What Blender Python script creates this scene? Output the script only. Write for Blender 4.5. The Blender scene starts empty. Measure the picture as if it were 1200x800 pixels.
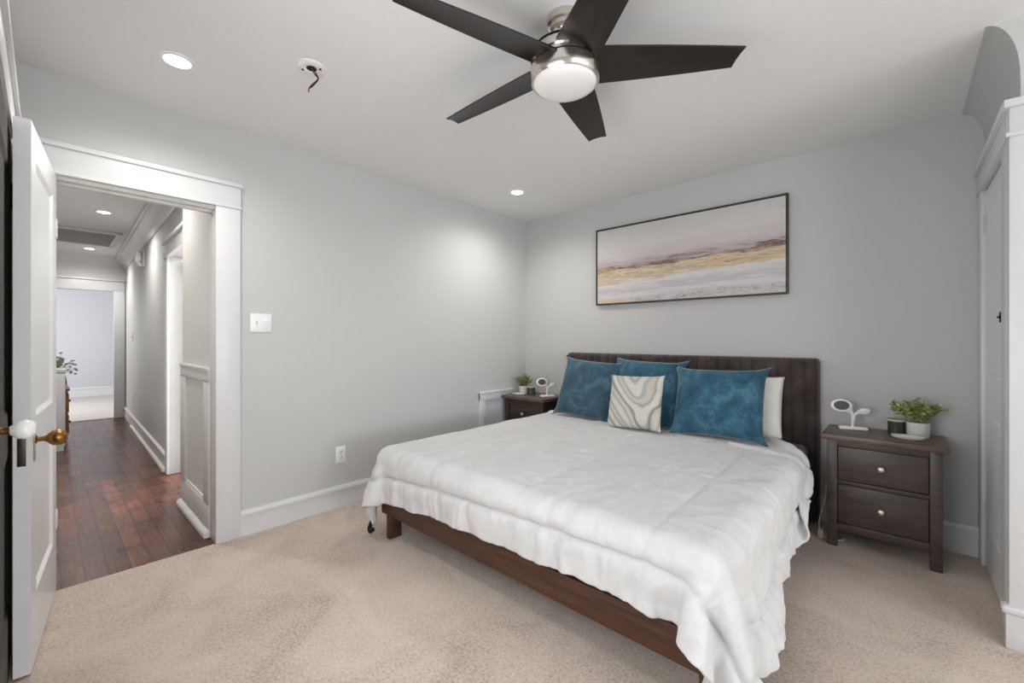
import bpy, bmesh, math, random
import numpy as np
from mathutils import Vector, Matrix, noise
random.seed(7)
PI = math.pi
SC = bpy.context.scene
COL = SC.collection

# ------------------------------------------------------------------ camera
CAM = (3.060, -3.5706, 1.23)
cd = bpy.data.cameras.new('camera')
cam = bpy.data.objects.new('camera', cd); COL.objects.link(cam)
cam.location = CAM
cam.rotation_euler = (PI/2, 0, math.radians(42.43))
cd.sensor_width = 36; cd.lens = 15.0; cd.shift_y = -2/1200
cd.clip_start = 0.01; cd.clip_end = 60
SC.camera = cam
# ------------------------------------------------------------------ view, world, lights
vs = SC.view_settings
vs.view_transform = 'Standard'; vs.look = 'None'; vs.gamma = 1; vs.use_curve_mapping = False
vs.exposure = 0.50
SC.render.film_transparent = False
w = bpy.data.worlds.new('world'); SC.world = w; w.use_nodes = True
w.node_tree.nodes['Background'].inputs[0].default_value = (0.75, 0.86, 1, 1)
w.node_tree.nodes['Background'].inputs[1].default_value = 1.0

def area(name, loc, size, power, direction, color=(1, 1, 1)):
    l = bpy.data.lights.new(name, 'AREA'); l.shape = 'RECTANGLE'; l.size, l.size_y = size
    l.energy = power; l.color = color
    o = bpy.data.objects.new(name, l); COL.objects.link(o); o.location = loc
    o.rotation_euler = Vector(direction).to_track_quat('-Z', 'Y').to_euler()
    return o
# daylight windows at the right; added fills left of camera and in far room
DAY = (.95, .98, 1)
area('fill_light_left', (2.25, -3.65, 1.35), (1.2, 1.5), 21, (.0, 1, .05), DAY)  # added fill that evens out the bed front and back wall
area('window_light_front', (5.00, -3.65, 1.50), (1.7, 1.5), 34, (-.35, 1, .10), DAY)
area('window_light_right', (7.96, -2.30, 1.40), (2.2, 1.7), 112, (-1, .0, .18), DAY)
area('far_room_fill_light', (-8.0, -4.75, 1.5), (1.6, 1.5), 50, (0, 1, -.1), (1, .99, .97))  # added area light to brighten the far room, no window there
area('bathroom_light', (-1.50, -1.9, 2.40), (.5, .5), 45, (0, 0, -1), (1, .98, .95))

def spot(name, loc, power, angle=160, color=(1, .97, .93)):
    l = bpy.data.lights.new(name, 'SPOT'); l.energy = power; l.spot_size = math.radians(angle)
    l.spot_blend = 1.0; l.shadow_soft_size = .04; l.color = color
    o = bpy.data.objects.new(name, l); COL.objects.link(o); o.location = loc
    return o

# ------------------------------------------------------------------ materials
def lin(c):
    def f(v):
        v /= 255.
        return v/12.92 if v <= .04045 else ((v+.055)/1.055)**2.4
    return (f(c[0]), f(c[1]), f(c[2]), 1)

class N:
    """small node-tree helper"""
    def __init__(s, name):
        s.m = bpy.data.materials.new(name); s.m.use_nodes = True
        s.t = s.m.node_tree; s.b = s.t.nodes['Principled BSDF']
    def new(s, kind, **kw):
        n = s.t.nodes.new(kind)
        for k, v in kw.items():
            if k in n.inputs: n.inputs[k].default_value = v
            else: setattr(n, k, v)
        return n
    def link(s, a, b): s.t.links.new(a, b)
    def coord(s, scale=(1, 1, 1), rot=(0, 0, 0), kind='Object'):
        tc = s.new('ShaderNodeTexCoord'); mp = s.new('ShaderNodeMapping')
        mp.inputs['Scale'].default_value = scale; mp.inputs['Rotation'].default_value = rot
        s.link(tc.outputs[kind], mp.inputs[0]); return mp.outputs[0]
    def noise(s, vec, scale, detail=4, rough=.55, dist=0):
        n = s.new('ShaderNodeTexNoise'); n.inputs['Scale'].default_value = scale
        n.inputs['Detail'].default_value = detail; n.inputs['Roughness'].default_value = rough
        n.inputs['Distortion'].default_value = dist
        s.link(vec, n.inputs['Vector']); return n.outputs['Fac']
    def ramp(s, fac, stops, interp='LINEAR'):
        r = s.new('ShaderNodeValToRGB'); e = r.color_ramp.elements; r.color_ramp.interpolation = interp
        while len(e) < len(stops): e.new(.5)
        for el, (p, c) in zip(e, stops): el.position = p; el.color = c
        s.link(fac, r.inputs[0]); return r.outputs[0]
    def math(s, op, a, b=None, c=None):
        n = s.new('ShaderNodeMath', operation=op)
        for i, x in enumerate((a, b, c)):
            if x is None: continue
            if isinstance(x, (int, float)): n.inputs[i].default_value = x
            else: s.link(x, n.inputs[i])
        return n.outputs[0]
    def mix(s, fac, a, b, blend='MIX'):
        n = s.new('ShaderNodeMix', data_type='RGBA', blend_type=blend)
        for i, x in ((0, fac), (6, a), (7, b)):
            if isinstance(x, (int, float)): n.inputs[i].default_value = x
            elif isinstance(x, tuple): n.inputs[i].default_value = x
            else: s.link(x, n.inputs[i])
        return n.outputs[2]
    def bump(s, h, strength=.2, dist=.01):
        n = s.new('ShaderNodeBump', Strength=strength, Distance=dist)
        s.link(h, n.inputs['Height']); s.link(n.outputs[0], s.b.inputs['Normal'])
    def set(s, **kw):
        for k, v in kw.items():
            i = s.b.inputs[k]
            if hasattr(v, 'links') or isinstance(v, bpy.types.NodeSocket): s.link(v, i)
            else: i.default_value = v
        return s.m

def paint(name, rgb, rough=.5, var=.008, bump=.03, scale=14):
    n = N(name); v = n.coord()
    f = n.noise(v, scale, 3)
    c = lin(rgb)
    n.set(**{'Base Color': n.ramp(f, [(.3, tuple(x*(1-var) for x in c[:3])+(1,)), (.7, tuple(min(1, x*(1+var)) for x in c[:3])+(1,))]), 'Roughness': rough})
    n.bump(n.noise(v, 120, 2), bump, .002)
    return n.m

def metal(name, rgb, rough=.3, aniso_scale=(1, 1, 60)):
    n = N(name); f = n.noise(n.coord(aniso_scale), 12, 3)
    n.set(**{'Base Color': lin(rgb), 'Metallic': 1.0, 'Roughness': n.math('MULTIPLY_ADD', f, .15, rough-.07)})
    return n.m

def wood(name, dark, light, scale=(1.5, 14, 14), rough=.45, knots=.5):
    n = N(name); v = n.coord(scale)
    f = n.noise(v, 3.0, 6, .6, knots)
    n.set(**{'Base Color': n.ramp(f, [(.3, lin(dark)), (.7, lin(light))]), 'Roughness': rough})
    n.bump(f, .08, .004)
    return n.m

def velvet(name, dark, mid, light, scale=9, sheen=.4, bump=.25):
    n = N(name); v = n.coord()
    f = n.noise(v, scale, 5, .6, .6)
    g = n.noise(v, 90, 2)
    h = n.math('MULTIPLY_ADD', g, .25, n.math('MULTIPLY', f, .85))
    n.set(**{'Base Color': n.ramp(h, [(.36, lin(dark)), (.55, lin(mid)), (.74, lin(light))]), 'Roughness': .85,
             'Sheen Weight': sheen, 'Sheen Roughness': .4})
    n.bump(n.noise(v, 30, 4), bump, .006)
    return n.m

M = {}
M['wall'] = paint('wall_paint', (197, 197, 196), .6)
M['ceiling'] = paint('ceiling_paint', (234, 233, 232), .7)
M['trim'] = paint('trim_paint', (216, 216, 217), .35, .015)
M['trim_grey'] = paint('grey_white_paint', (214, 212, 208), .4, .02)
M['door'] = paint('door_paint', (232, 233, 234), .3, .015, .02)
M['taupe_door'] = paint('taupe_door_paint', (74, 69, 64), .9, .04, 0)
M['white_plastic'] = paint('white_plastic', (238, 238, 238), .35, .01, 0)
M['porcelain'] = paint('porcelain', (245, 245, 245), .12, .01, 0)
M['nickel'] = metal('brushed_nickel', (214, 208, 200), .24)
M['brass'] = metal('old_brass', (150, 110, 62), .35, (8, 8, 8))
M['iron'] = metal('dark_iron', (45, 42, 40), .5, (8, 8, 8))
M['steel'] = metal('worn_steel', (150, 148, 145), .35, (8, 8, 8))
M['latch'] = metal('tarnished_latch', (86, 80, 76), .45, (30, 30, 60))
M['hole'] = paint('dark_hole', (14, 13, 13), .8, 0, 0)
M['black'] = paint('black_fabric', (18, 18, 19), .8, .1, .1)
M['bed_wood'] = wood('bed_rail_wood', (48, 27, 17), (92, 58, 40), (1.2, 10, 16), .45, 1.2)
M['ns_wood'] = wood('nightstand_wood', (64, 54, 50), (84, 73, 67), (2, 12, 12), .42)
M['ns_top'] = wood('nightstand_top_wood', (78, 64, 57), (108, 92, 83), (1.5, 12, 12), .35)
M['ns_shaded'] = wood('shaded_nightstand_wood', (46, 37, 34), (66, 54, 50), (2, 12, 12), .42)  # darker copy of the nightstand wood, corner shade put into its colour
M['ns_knob'] = metal('pale_nickel_knob', (214, 200, 186), .38, (8, 8, 8))
M['espresso'] = wood('espresso_blade', (24, 19, 17), (40, 32, 28), (2, 18, 18), .36)
M['teal'] = velvet('teal_velvet', (22, 62, 82), (42, 92, 114), (82, 126, 144), 8)
M['teal_dark'] = velvet('dusty_teal_velvet', (34, 62, 78), (52, 86, 104), (88, 120, 134), 8)
M['headboard'] = velvet('charcoal_brown_velvet', (42, 33, 31), (60, 49, 46), (84, 73, 70), 4, .35, .1)
M['sheet'] = paint('grey_sheet', (120, 116, 114), .9, .05, .1)
M['mattress'] = paint('mattress_ticking', (196, 194, 190), .9, .03, .1)
M['pillow_white'] = paint('white_pillowcase', (232, 230, 226), .9, .02, .1)
M['green_glass'] = paint('green_candle_glass', (58, 72, 56), .1, .15, 0)
M['wax'] = paint('candle_wax', (206, 204, 186), .5, .03, .02)
M['ceramic'] = paint('matte_white_ceramic', (222, 219, 217), .45, .02, .03)
M['cord'] = paint('white_cord', (226, 226, 224), .4, .01, 0)
M['tile'] = paint('white_tile', (240, 240, 240), .3, .01, .02)
M['oak'] = wood('orange_oak', (96, 60, 32), (150, 100, 58), (12, 12, 2), .4)
M['far_wall'] = paint('far_room_wall_paint', (196, 198, 202), .7)
M['far_carpet'] = paint('far_room_carpet', (196, 190, 186), .95, .06, .4, 30)

def emission(name, rgb, s):
    n = N(name); v = n.coord(); n.noise(v, 3)
    n.set(**{'Base Color': lin(rgb), 'Emission Color': lin(rgb), 'Emission Strength': s}); return n.m
M['lamp'] = emission('lit_led_diffuser', (255, 250, 242), 6)
M['opal'] = paint('opal_glass', (238, 236, 233), .35, .01, 0)
M['disc_grey'] = paint('dark_grey_disc', (84, 78, 74), .5, .03, 0)
M['wire_red'] = paint('red_wire', (120, 44, 38), .5, .02, 0)

def carpet_mat():
    n = N('beige_carpet'); v = n.coord()
    big = n.noise(v, 2.6, 6, .68, .8)
    fine = n.noise(v, 190, 3, .7)
    mid = n.noise(v, 85, 3, .7)
    h = n.math('MULTIPLY_ADD', big, .36, n.math('MULTIPLY_ADD', mid, .50, n.math('MULTIPLY', fine, .20)))
    n.set(**{'Base Color': n.ramp(h, [(.39, lin((150, 131, 118))), (.52, lin((202, 184, 169))), (.67, lin((222, 206, 192)))]),
             'Roughness': .97, 'Sheen Weight': .25, 'Sheen Roughness': .6})
    n.bump(n.math('MULTIPLY_ADD', fine, 1.0, n.math('MULTIPLY', mid, .8)), .55, .012)
    return n.m
M['carpet'] = carpet_mat()

def plank_mat():
    n = N('red_brown_floorboards'); tc = n.coord()
    sep = n.new('ShaderNodeSeparateXYZ'); n.link(tc, sep.inputs[0])
    wv = n.math('DIVIDE', sep.outputs[1], .088)
    idx = n.math('FLOOR', wv); fr = n.math('FRACT', wv)
    # boards are staggered lengthwise: each row has its own joints
    off = n.new('ShaderNodeTexWhiteNoise', noise_dimensions='1D'); n.link(idx, off.inputs['W'])
    lx = n.math('ADD', n.math('DIVIDE', sep.outputs[0], 4.2), n.math('MULTIPLY', off.outputs['Value'], 5))
    seg = n.math('FLOOR', lx); fl = n.math('FRACT', lx)
    tone = n.new('ShaderNodeTexWhiteNoise', noise_dimensions='1D')
    n.link(n.math('MULTIPLY_ADD', idx, 7.13, n.math('MULTIPLY', seg, 3.7)), tone.inputs['W'])
    grain = n.noise(n.coord((1.2, 16, 1)), 4, 6, .62, .9)
    wear = n.noise(tc, 3.2, 5, .65, .5)
    f = n.math('MULTIPLY_ADD', tone.outputs['Value'], .10, n.math('MULTIPLY_ADD', grain, .34, n.math('MULTIPLY', wear, .50)))
    c = n.ramp(f, [(.36, lin((44, 23, 16))), (.47, lin((84, 46, 31))), (.57, lin((116, 70, 48))), (.72, lin((148, 102, 76)))])
    gap = n.math('MAXIMUM', n.math('LESS_THAN', fr, .055), n.math('LESS_THAN', fl, .003))
    c = n.mix(gap, c, lin((24, 12, 9)))
    n.set(**{'Base Color': c, 'Roughness': n.math('MULTIPLY_ADD', wear, .3, .14), 'Coat Weight': .1, 'Coat Roughness': .2, 'Specular IOR Level': .35})
    n.bump(n.math('MULTIPLY_ADD', gap, -1.0, n.math('MULTIPLY', grain, .15)), .4, .003)
    return n.m
M['planks'] = plank_mat()

def painting_mat(wd, ht):
    n = N('abstract_landscape_canvas')
    tc = n.new('ShaderNodeTexCoord'); sep = n.new('ShaderNodeSeparateXYZ'); n.link(tc.outputs['Object'], sep.inputs[0])
    x = n.math('DIVIDE', sep.outputs[0], wd); z = n.math('DIVIDE', sep.outputs[2], ht)     # 0..1 from the lower left corner
    st = n.coord((1.6, 1, 14)); st2 = n.coord((3.2, 1, 30)); st3 = n.coord((9, 1, 40))
    wob = n.noise(st, 1.4, 5, .62, .5)
    fine = n.noise(st2, 2.2, 6, .72, .6)
    speck = n.noise(st3, 3.0, 5, .75)
    blot = n.noise(n.coord((2.2, 1, 5)), 1.7, 4, .6, .5)
    y = n.math('MULTIPLY_ADD', wob, .30, n.math('ADD', z, -.15))
    y = n.math('MULTIPLY_ADD', fine, .16, n.math('ADD', y, -.08))
    y = n.math('MULTIPLY_ADD', x, -.085, n.math('ADD', y, .042))
    stops = [(0, (216, 206, 196)), (.05, (200, 196, 196)), (.13, (216, 214, 214)), (.21, (194, 190, 192)),
             (.28, (220, 217, 216)), (.325, (204, 188, 164)), (.375, (206, 182, 144)), (.42, (212, 197, 168)), (.455, (192, 164, 134)), (.485, (160, 138, 130)),
             (.52, (186, 172, 174)), (.60, (204, 196, 196)), (.74, (210, 207, 206)), (1, (202, 200, 199))]
    c = n.ramp(y, [(p, lin(k)) for p, k in stops])
    yb = n.math('SUBTRACT', 1, n.math('MINIMUM', n.math('DIVIDE', n.math('ABSOLUTE', n.math('SUBTRACT', y, .40)), .10), 1))
    c = n.mix(n.math('MULTIPLY', yb, n.ramp(fine, [(.50, (0, 0, 0, 1)), (.60, (1, 1, 1, 1))])), c, lin((172, 140, 122)))
    c = n.mix(n.math('MULTIPLY', yb, n.ramp(n.noise(n.coord((2.6, 1, 22)), 2.0, 5, .7, .8), [(.52, (0, 0, 0, 1)), (.62, (.9, .9, .9, 1))])), c, lin((226, 216, 196)))
    tanlow = n.math('MULTIPLY', n.ramp(n.math('ADD', z, n.math('MULTIPLY_ADD', x, .20, n.math('MULTIPLY', wob, .16))), [(.12, (1, 1, 1, 1)), (.20, (0, 0, 0, 1))]), .8)
    c = n.mix(tanlow, c, lin((222, 190, 146)))
    c = n.mix(n.math('MULTIPLY', n.ramp(fine, [(.50, (0, 0, 0, 1)), (.70, (1, 1, 1, 1))]), .30), c, lin((176, 162, 164)))
    c = n.mix(n.math('MULTIPLY', n.ramp(speck, [(.55, (0, 0, 0, 1)), (.72, (1, 1, 1, 1))]), .35), c, lin((228, 222, 214)))
    # ragged dark horizon, heavier toward the right, and specks low on the right
    band = n.math('SUBTRACT', 1, n.math('MINIMUM', n.math('DIVIDE', n.math('ABSOLUTE', n.math('SUBTRACT', y, .478)), .030), 1))
    dark = n.math('MULTIPLY', band, n.ramp(n.math('MULTIPLY_ADD', blot, .6, n.math('MULTIPLY_ADD', x, .10, n.math('MULTIPLY', speck, .5))), [(.54, (0, 0, 0, 1)), (.68, (1, 1, 1, 1))]))
    c = n.mix(n.math('MULTIPLY', dark, .9), c, lin((72, 54, 52)))
    low = n.math('SUBTRACT', 1, n.math('MINIMUM', n.math('DIVIDE', n.math('ABSOLUTE', n.math('SUBTRACT', z, n.math('MULTIPLY_ADD', x, .09, .01))), .07), 1))
    d2 = n.math('MULTIPLY', n.math('MULTIPLY', low, n.ramp(speck, [(.50, (0, 0, 0, 1)), (.60, (1, 1, 1, 1))])), n.ramp(n.math('MULTIPLY_ADD', blot, .8, n.math('MULTIPLY', x, .22)), [(.48, (0, 0, 0, 1)), (.58, (1, 1, 1, 1))]))
    c = n.mix(n.math('MULTIPLY', d2, .85), c, lin((84, 70, 78)))
    n.set(**{'Base Color': c, 'Roughness': .75}); n.bump(fine, .15, .003)
    return n.m

def marble_mat():
    n = N('marbled_cushion_fabric')
    tc = n.new('ShaderNodeTexCoord'); sep = n.new('ShaderNodeSeparateXYZ'); n.link(tc.outputs['Object'], sep.inputs[0])
    x, z = sep.outputs[0], sep.outputs[2]
    ns = n.noise(n.coord((1, 1, 1)), 3.2, 1.5, .45, .5)
    # nested rounded V-shaped swirls hanging from the upper edge
    xx = n.math('SUBTRACT', x, n.math('MULTIPLY_ADD', z, -.25, .055))
    ax = n.math('SQRT', n.math('MULTIPLY_ADD', xx, xx, .0022))
    d = n.math('MULTIPLY_ADD', ax, 2.3, n.math('MULTIPLY', n.math('SUBTRACT', .17, z), .95))
    d = n.math('MULTIPLY_ADD', ns, .34, d)
    f = n.math('FRACT', n.math('MULTIPLY_ADD', d, 2.2, .30))
    c = n.ramp(f, [(p, lin(k)) for p, k in [(0, (206, 202, 196)), (.16, (208, 204, 197)), (.22, (158, 163, 160)), (.30, (196, 190, 182)), (.38, (196, 186, 172)),
                 (.44, (150, 158, 148)), (.50, (206, 202, 192)), (.62, (208, 203, 195)), (.70, (120, 132, 127)), (.76, (188, 186, 176)), (.86, (206, 196, 180)), (.93, (152, 160, 156)), (1, (206, 202, 196))]])
    n.set(**{'Base Color': c, 'Roughness': .9}); n.bump(n.noise(n.coord(), 40, 3), .15, .004)
    return n.m

def comforter_mat():
    n = N('white_comforter_fabric'); v = n.coord()
    f = n.noise(n.coord((1, .55, 1)), 9, 5, .6, 1.2)
    n.set(**{'Base Color': n.ramp(f, [(.3, lin((203, 202, 202))), (.7, lin((214, 213, 213)))]), 'Roughness': .85, 'Sheen Weight': .15})
    n.bump(n.math('MULTIPLY_ADD', n.noise(v, 45, 3), .25, f), .18, .010)
    return n.m
M['comforter'] = comforter_mat()
M['marble'] = marble_mat()

def leaf_mat(name, a, b):
    n = N(name); f = n.noise(n.coord(), 60, 2)
    n.set(**{'Base Color': n.ramp(f, [(.35, lin(a)), (.65, lin(b))]), 'Roughness': .5}); return n.m
M['leaf'] = leaf_mat('eucalyptus_leaf', (112, 124, 68), (206, 206, 144))
M['leaf2'] = leaf_mat('spiky_leaf', (84, 96, 40), (150, 152, 86))
M['leaf3'] = leaf_mat('dried_flower', (120, 122, 116), (196, 186, 160))

# ------------------------------------------------------------------ mesh helpers
class B:
    def __init__(s): s.bm = bmesh.new()
    def _add(s, tmp, mat=None):
        if mat is not None: bmesh.ops.transform(tmp, matrix=mat, verts=tmp.verts)
        me = bpy.data.meshes.new('t'); tmp.to_mesh(me); tmp.free(); s.bm.from_mesh(me); bpy.data.meshes.remove(me)
        return s
    def box(s, a, b, bev=0, seg=2, mat=None):
        t = bmesh.new(); bmesh.ops.create_cube(t, size=1)
        a, b = Vector(a), Vector(b); c = (a+b)/2; d = b-a
        for v in t.verts: v.co = Vector((v.co.x*abs(d.x), v.co.y*abs(d.y), v.co.z*abs(d.z))) + c
        if bev: bmesh.ops.bevel(t, geom=t.edges[:], offset=bev, segments=seg, profile=.5, affect='EDGES')
        return s._add(t, mat)
    def prism(s, pts, vec, bev=0, mat=None):
        """closed polygon (3-D points) extruded by vec"""
        t = bmesh.new(); f = t.faces.new([t.verts.new(p) for p in pts])
        r = bmesh.ops.extrude_face_region(t, geom=[f])
        bmesh.ops.translate(t, vec=Vector(vec), verts=[g for g in r['geom'] if isinstance(g, bmesh.types.BMVert)])
        bmesh.ops.recalc_face_normals(t, faces=t.faces[:])
        if bev: bmesh.ops.bevel(t, geom=t.edges[:], offset=bev, segments=2, profile=.5, affect='EDGES')
        return s._add(t, mat)
    def lathe(s, prof, seg=32, mat=None):
        """(r, z) profile turned about z"""
        t = bmesh.new(); rings = []
        for r, z in prof:
            if r < 1e-6: rings.append([t.verts.new((0, 0, z))])
            else: rings.append([t.verts.new((r*math.cos(2*PI*i/seg), r*math.sin(2*PI*i/seg), z)) for i in range(seg)])
        for A, C in zip(rings, rings[1:]):
            for i in range(seg):
                j = (i+1) % seg
                if len(A) == 1 and len(C) == 1: continue
                if len(A) == 1: t.faces.new((A[0], C[j], C[i]))
                elif len(C) == 1: t.faces.new((A[i], A[j], C[0]))
                else: t.faces.new((A[i], A[j], C[j], C[i]))
        bmesh.ops.recalc_face_normals(t, faces=t.faces[:])
        return s._add(t, mat)
    def tube(s, pts, r, seg=10, mat=None):
        pts = [Vector(p) for p in pts]; rr = r if isinstance(r, (list, tuple)) else [r]*len(pts)
        t = bmesh.new(); rings = []; up = Vector((0.13, .31, .94))
        for i, p in enumerate(pts):
            d = (pts[min(i+1, len(pts)-1)] - pts[max(i-1, 0)]).normalized()
            a = d.cross(up); a = a.normalized() if a.length > 1e-4 else Vector((1, 0, 0)); c = d.cross(a)
            rings.append([t.verts.new(p + rr[i]*(a*math.cos(2*PI*k/seg)+c*math.sin(2*PI*k/seg))) for k in range(seg)])
        for A, C in zip(rings, rings[1:]):
            for k in range(seg): t.faces.new((A[k], A[(k+1) % seg], C[(k+1) % seg], C[k]))
        t.faces.new(rings[0]); t.faces.new(rings[-1][::-1])
        bmesh.ops.recalc_face_normals(t, faces=t.faces[:])
        return s._add(t, mat)
    def obj(s, name, mat, parent=None, ang=35, loc=None, rot=None):
        me = bpy.data.meshes.new(name); s.bm.to_mesh(me); s.bm.free()
        me.materials.append(M[mat] if isinstance(mat, str) else mat)
        for p in me.polygons: p.use_smooth = True
        me.set_sharp_from_angle(angle=math.radians(ang))
        o = bpy.data.objects.new(name, me); COL.objects.link(o)
        if parent: o.parent = parent
        if loc: o.location = loc
        if rot: o.rotation_euler = rot
        return o

def bez(pts, n=24):
    """smooth Catmull-Rom line through pts"""
    P = [Vector(p) for p in pts]; P = [2*P[0]-P[1]] + P + [2*P[-1]-P[-2]]; out = []
    for i in range(1, len(P)-2):
        for k in range(n):
            t = k/n; a, b, c, d = P[i-1:i+3]
            out.append(.5*((2*b)+(c-a)*t+(2*a-5*b+4*c-d)*t*t+(3*b-a-3*c+d)*t**3))
    return out + [P[-2]]

def thing(name, label, cat, loc=(0, 0, 0), rz=0, group=None):
    o = bpy.data.objects.new(name, None); COL.objects.link(o); o.empty_display_size = .1
    o.location = loc; o.rotation_euler = (0, 0, rz); tag(o, label, cat, group); return o
def tag(o, label, cat=None, group=None):
    o['label'] = label
    if cat: o['category'] = cat
    if group: o['group'] = group
    return o
def struct(o, label, cat):
    o['kind'] = 'structure'; return tag(o, label, cat)
def dup(root, loc, rz, label):
    r = root.copy(); COL.objects.link(r); r.location = loc; r.rotation_euler = (0, 0, rz); r['label'] = label
    for ch in [c for c in bpy.data.objects if c.parent == root]:
        c = ch.copy(); COL.objects.link(c); c.parent = r
        for g in [x for x in bpy.data.objects if x.parent == ch]:
            d = g.copy(); COL.objects.link(d); d.parent = c
    return r
ROTX = lambda a: Matrix.Rotation(a, 4, 'X')
ROTY = lambda a: Matrix.Rotation(a, 4, 'Y')
ROTZ = lambda a: Matrix.Rotation(a, 4, 'Z')
T = lambda *p: Matrix.Translation(Vector(p))

# ------------------------------------------------------------------ room shell
H = 2.527
XL, YF, XR, XB, YB = 0.0, -3.675, 8.00, 3.41, -.94      # left wall, front wall, right wall, closet box face, closet box end
DO0, DO1, DOT = -3.55, -2.875, 2.04                      # hallway doorway in the left wall

struct(B().box((0, YF-.1, -.1), (XR+.1, .1, 0)).obj('floor', 'carpet'), 'beige cut-pile carpet covering the bedroom floor', 'floor')
struct(B().box((-6.12, -4.1, -.1), (0, -2.4, -.004)).obj('floor_hallway', 'planks'), 'glossy red-brown floorboards running down the hallway', 'floor')
struct(B().box((-10.1, -5.0, -.1), (-6.12, -.6, .004)).obj('floor_far_room', 'far_carpet'), 'pale carpet in the room beyond the hallway', 'floor')
struct(B().box((-.12, YF-.1, H), (XR+.1, .1, H+.1)).obj('ceiling', 'ceiling'), 'smooth white bedroom ceiling', 'ceiling')
struct(B().prism([(0, -4.1, 0), (0, DO0, 0), (0, DO0, DOT), (0, DO1, DOT), (0, DO1, 0), (0, .1, 0), (0, .1, H), (0, -4.1, H)], (-.12, 0, 0)).obj('wall_left', 'wall'),
       'light grey wall with the hallway doorway', 'wall')
struct(B().box((-.12, 0, 0), (XR+.1, .1, H)).obj('wall_back', 'wall'), 'light grey wall behind the headboard', 'wall')
# closet box: profile with a plaster cove under the ceiling
prof = [(XB, 0, 0), (XB, 0, 2.26)]
for i in range(1, 13):
    a = i/12*PI/2
    prof.append((XB-.095*(1-math.cos(a))**.9, 0, 2.26+(H-2.26)*math.sin(a)**.75))
prof += [(3.56, 0, H), (3.56, 0, 0)]
struct(B().prism(prof, (0, YB, 0)).obj('wall_right', 'wall', ang=50), 'light grey closet wall curving in a plaster cove up to the ceiling', 'wall')
struct(B().box((3.56, YB, 0), (XR, YB+.1, H)).obj('wall_closet_end', 'wall'), 'grey end wall of the closet box facing the camera side', 'wall')
# right wall and front wall with their windows, behind and beside the camera
struct(B().prism([(XR, YF, 0), (XR, YF, H), (XR, 0, H), (XR, 0, 0)], (.1, 0, 0)).obj('wall_far_right', 'wall'), 'grey outer wall right of the camera', 'wall')
struct(B().box((0, YF-.1, 0), (XR, YF, H)).obj('wall_front', 'wall'), 'grey wall beside the camera holding the closet door', 'wall')

def window(name, c, n, hw, hh, lab):
    n = Vector(n); u = Vector((-n.y, n.x, 0))
    q = Matrix.Translation(Vector(c)) @ Matrix(((u.x, n.x, 0, 0), (u.y, n.y, 0, 0), (0, 0, 1, 0), (0, 0, 0, 1)))
    b = B()
    for x0, x1, z0, z1 in ((-hw-.11, -hw, -hh, hh), (hw, hw+.11, -hh, hh), (-hw-.13, hw+.13, hh, hh+.13), (-hw-.13, hw+.13, -hh-.05, -hh)): b.box((x0, 0, z0), (x1, .02, z1), .003, mat=q)
    struct(b.obj(name, 'trim'), lab, 'window')
window('window_1', (5.00, YF, 1.5), (0, 1, 0), .85, .75, 'white window casing right of the camera')
window('window_2', (XR, -2.30, 1.40), (-1, 0, 0), 1.1, .85, 'wide white window casing far right of the camera')
window('added_window', (2.25, YF, 1.35), (0, 1, 0), .55, .75, 'added white window casing left of the camera')  # unseen window, added to frame the fill light beside the camera

# baseboards
def baseboard(name, a, b, inward, h=.165, mat='trim', label=''):
    a, b, n = Vector(a), Vector(b), Vector(inward)
    z = Vector((0, 0, 1))
    pr = [(0, 0), (.016, 0), (.016, h-.032), (.026, h-.03), (.026, h-.012), (.018, h), (0, h)]
    bb = B().prism([a + n*x + z*y for x, y in pr], b-a)
    return struct(bb.obj(name, mat), label, 'baseboard')
baseboard('baseboard_left', (0, -2.75, 0), (0, 0, 0), (1, 0, 0), .16, label='white capped baseboard along the left wall')
baseboard('baseboard_back', (.03, 0, 0), (XB, 0, 0), (0, -1, 0), .172, label='white capped baseboard along the wall behind the bed')
baseboard('baseboard_closet_end', (3.55, YB, 0), (XR, YB, 0), (0, -1, 0), .172, label='white baseboard at the closet box end')

# casing of the hallway doorway
b = B()
b.box((-.13, DO1-.004, 0), (.022, DO1+.125, DOT), .003)
struct(b.obj('trim_1', 'trim'), 'flat white upright door casing right of the hallway doorway', 'door casing')
b = B().box((-.005, DO0-.10, DOT), (.024, DO1+.127, DOT+.135), .003)
b.box((-.005, DO0-.12, DOT+.13), (.036, DO1+.133, DOT+.155), .003).box((-.005, DO0-.10, DOT-.003), (.030, DO1+.131, DOT+.012), .003)
struct(b.obj('trim_2', 'trim'), 'white head casing with a projecting cap over the hallway doorway', 'door casing')
struct(B().box((-.13, DO0-.10, 0), (.02, DO0+.004, DOT), .003).obj('trim_3', 'trim'), 'white upright casing on the hinge side of the hallway doorway', 'door casing')
struct(B().box((-.13, DO0, DOT-.022), (.0, DO1, DOT), .002).box((-.085, DO0, DOT-.034), (-.045, DO1, DOT-.02), .002).obj('trim_4', 'trim_grey'),
       'painted head jamb inside the hallway doorway', 'door jamb')

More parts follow.
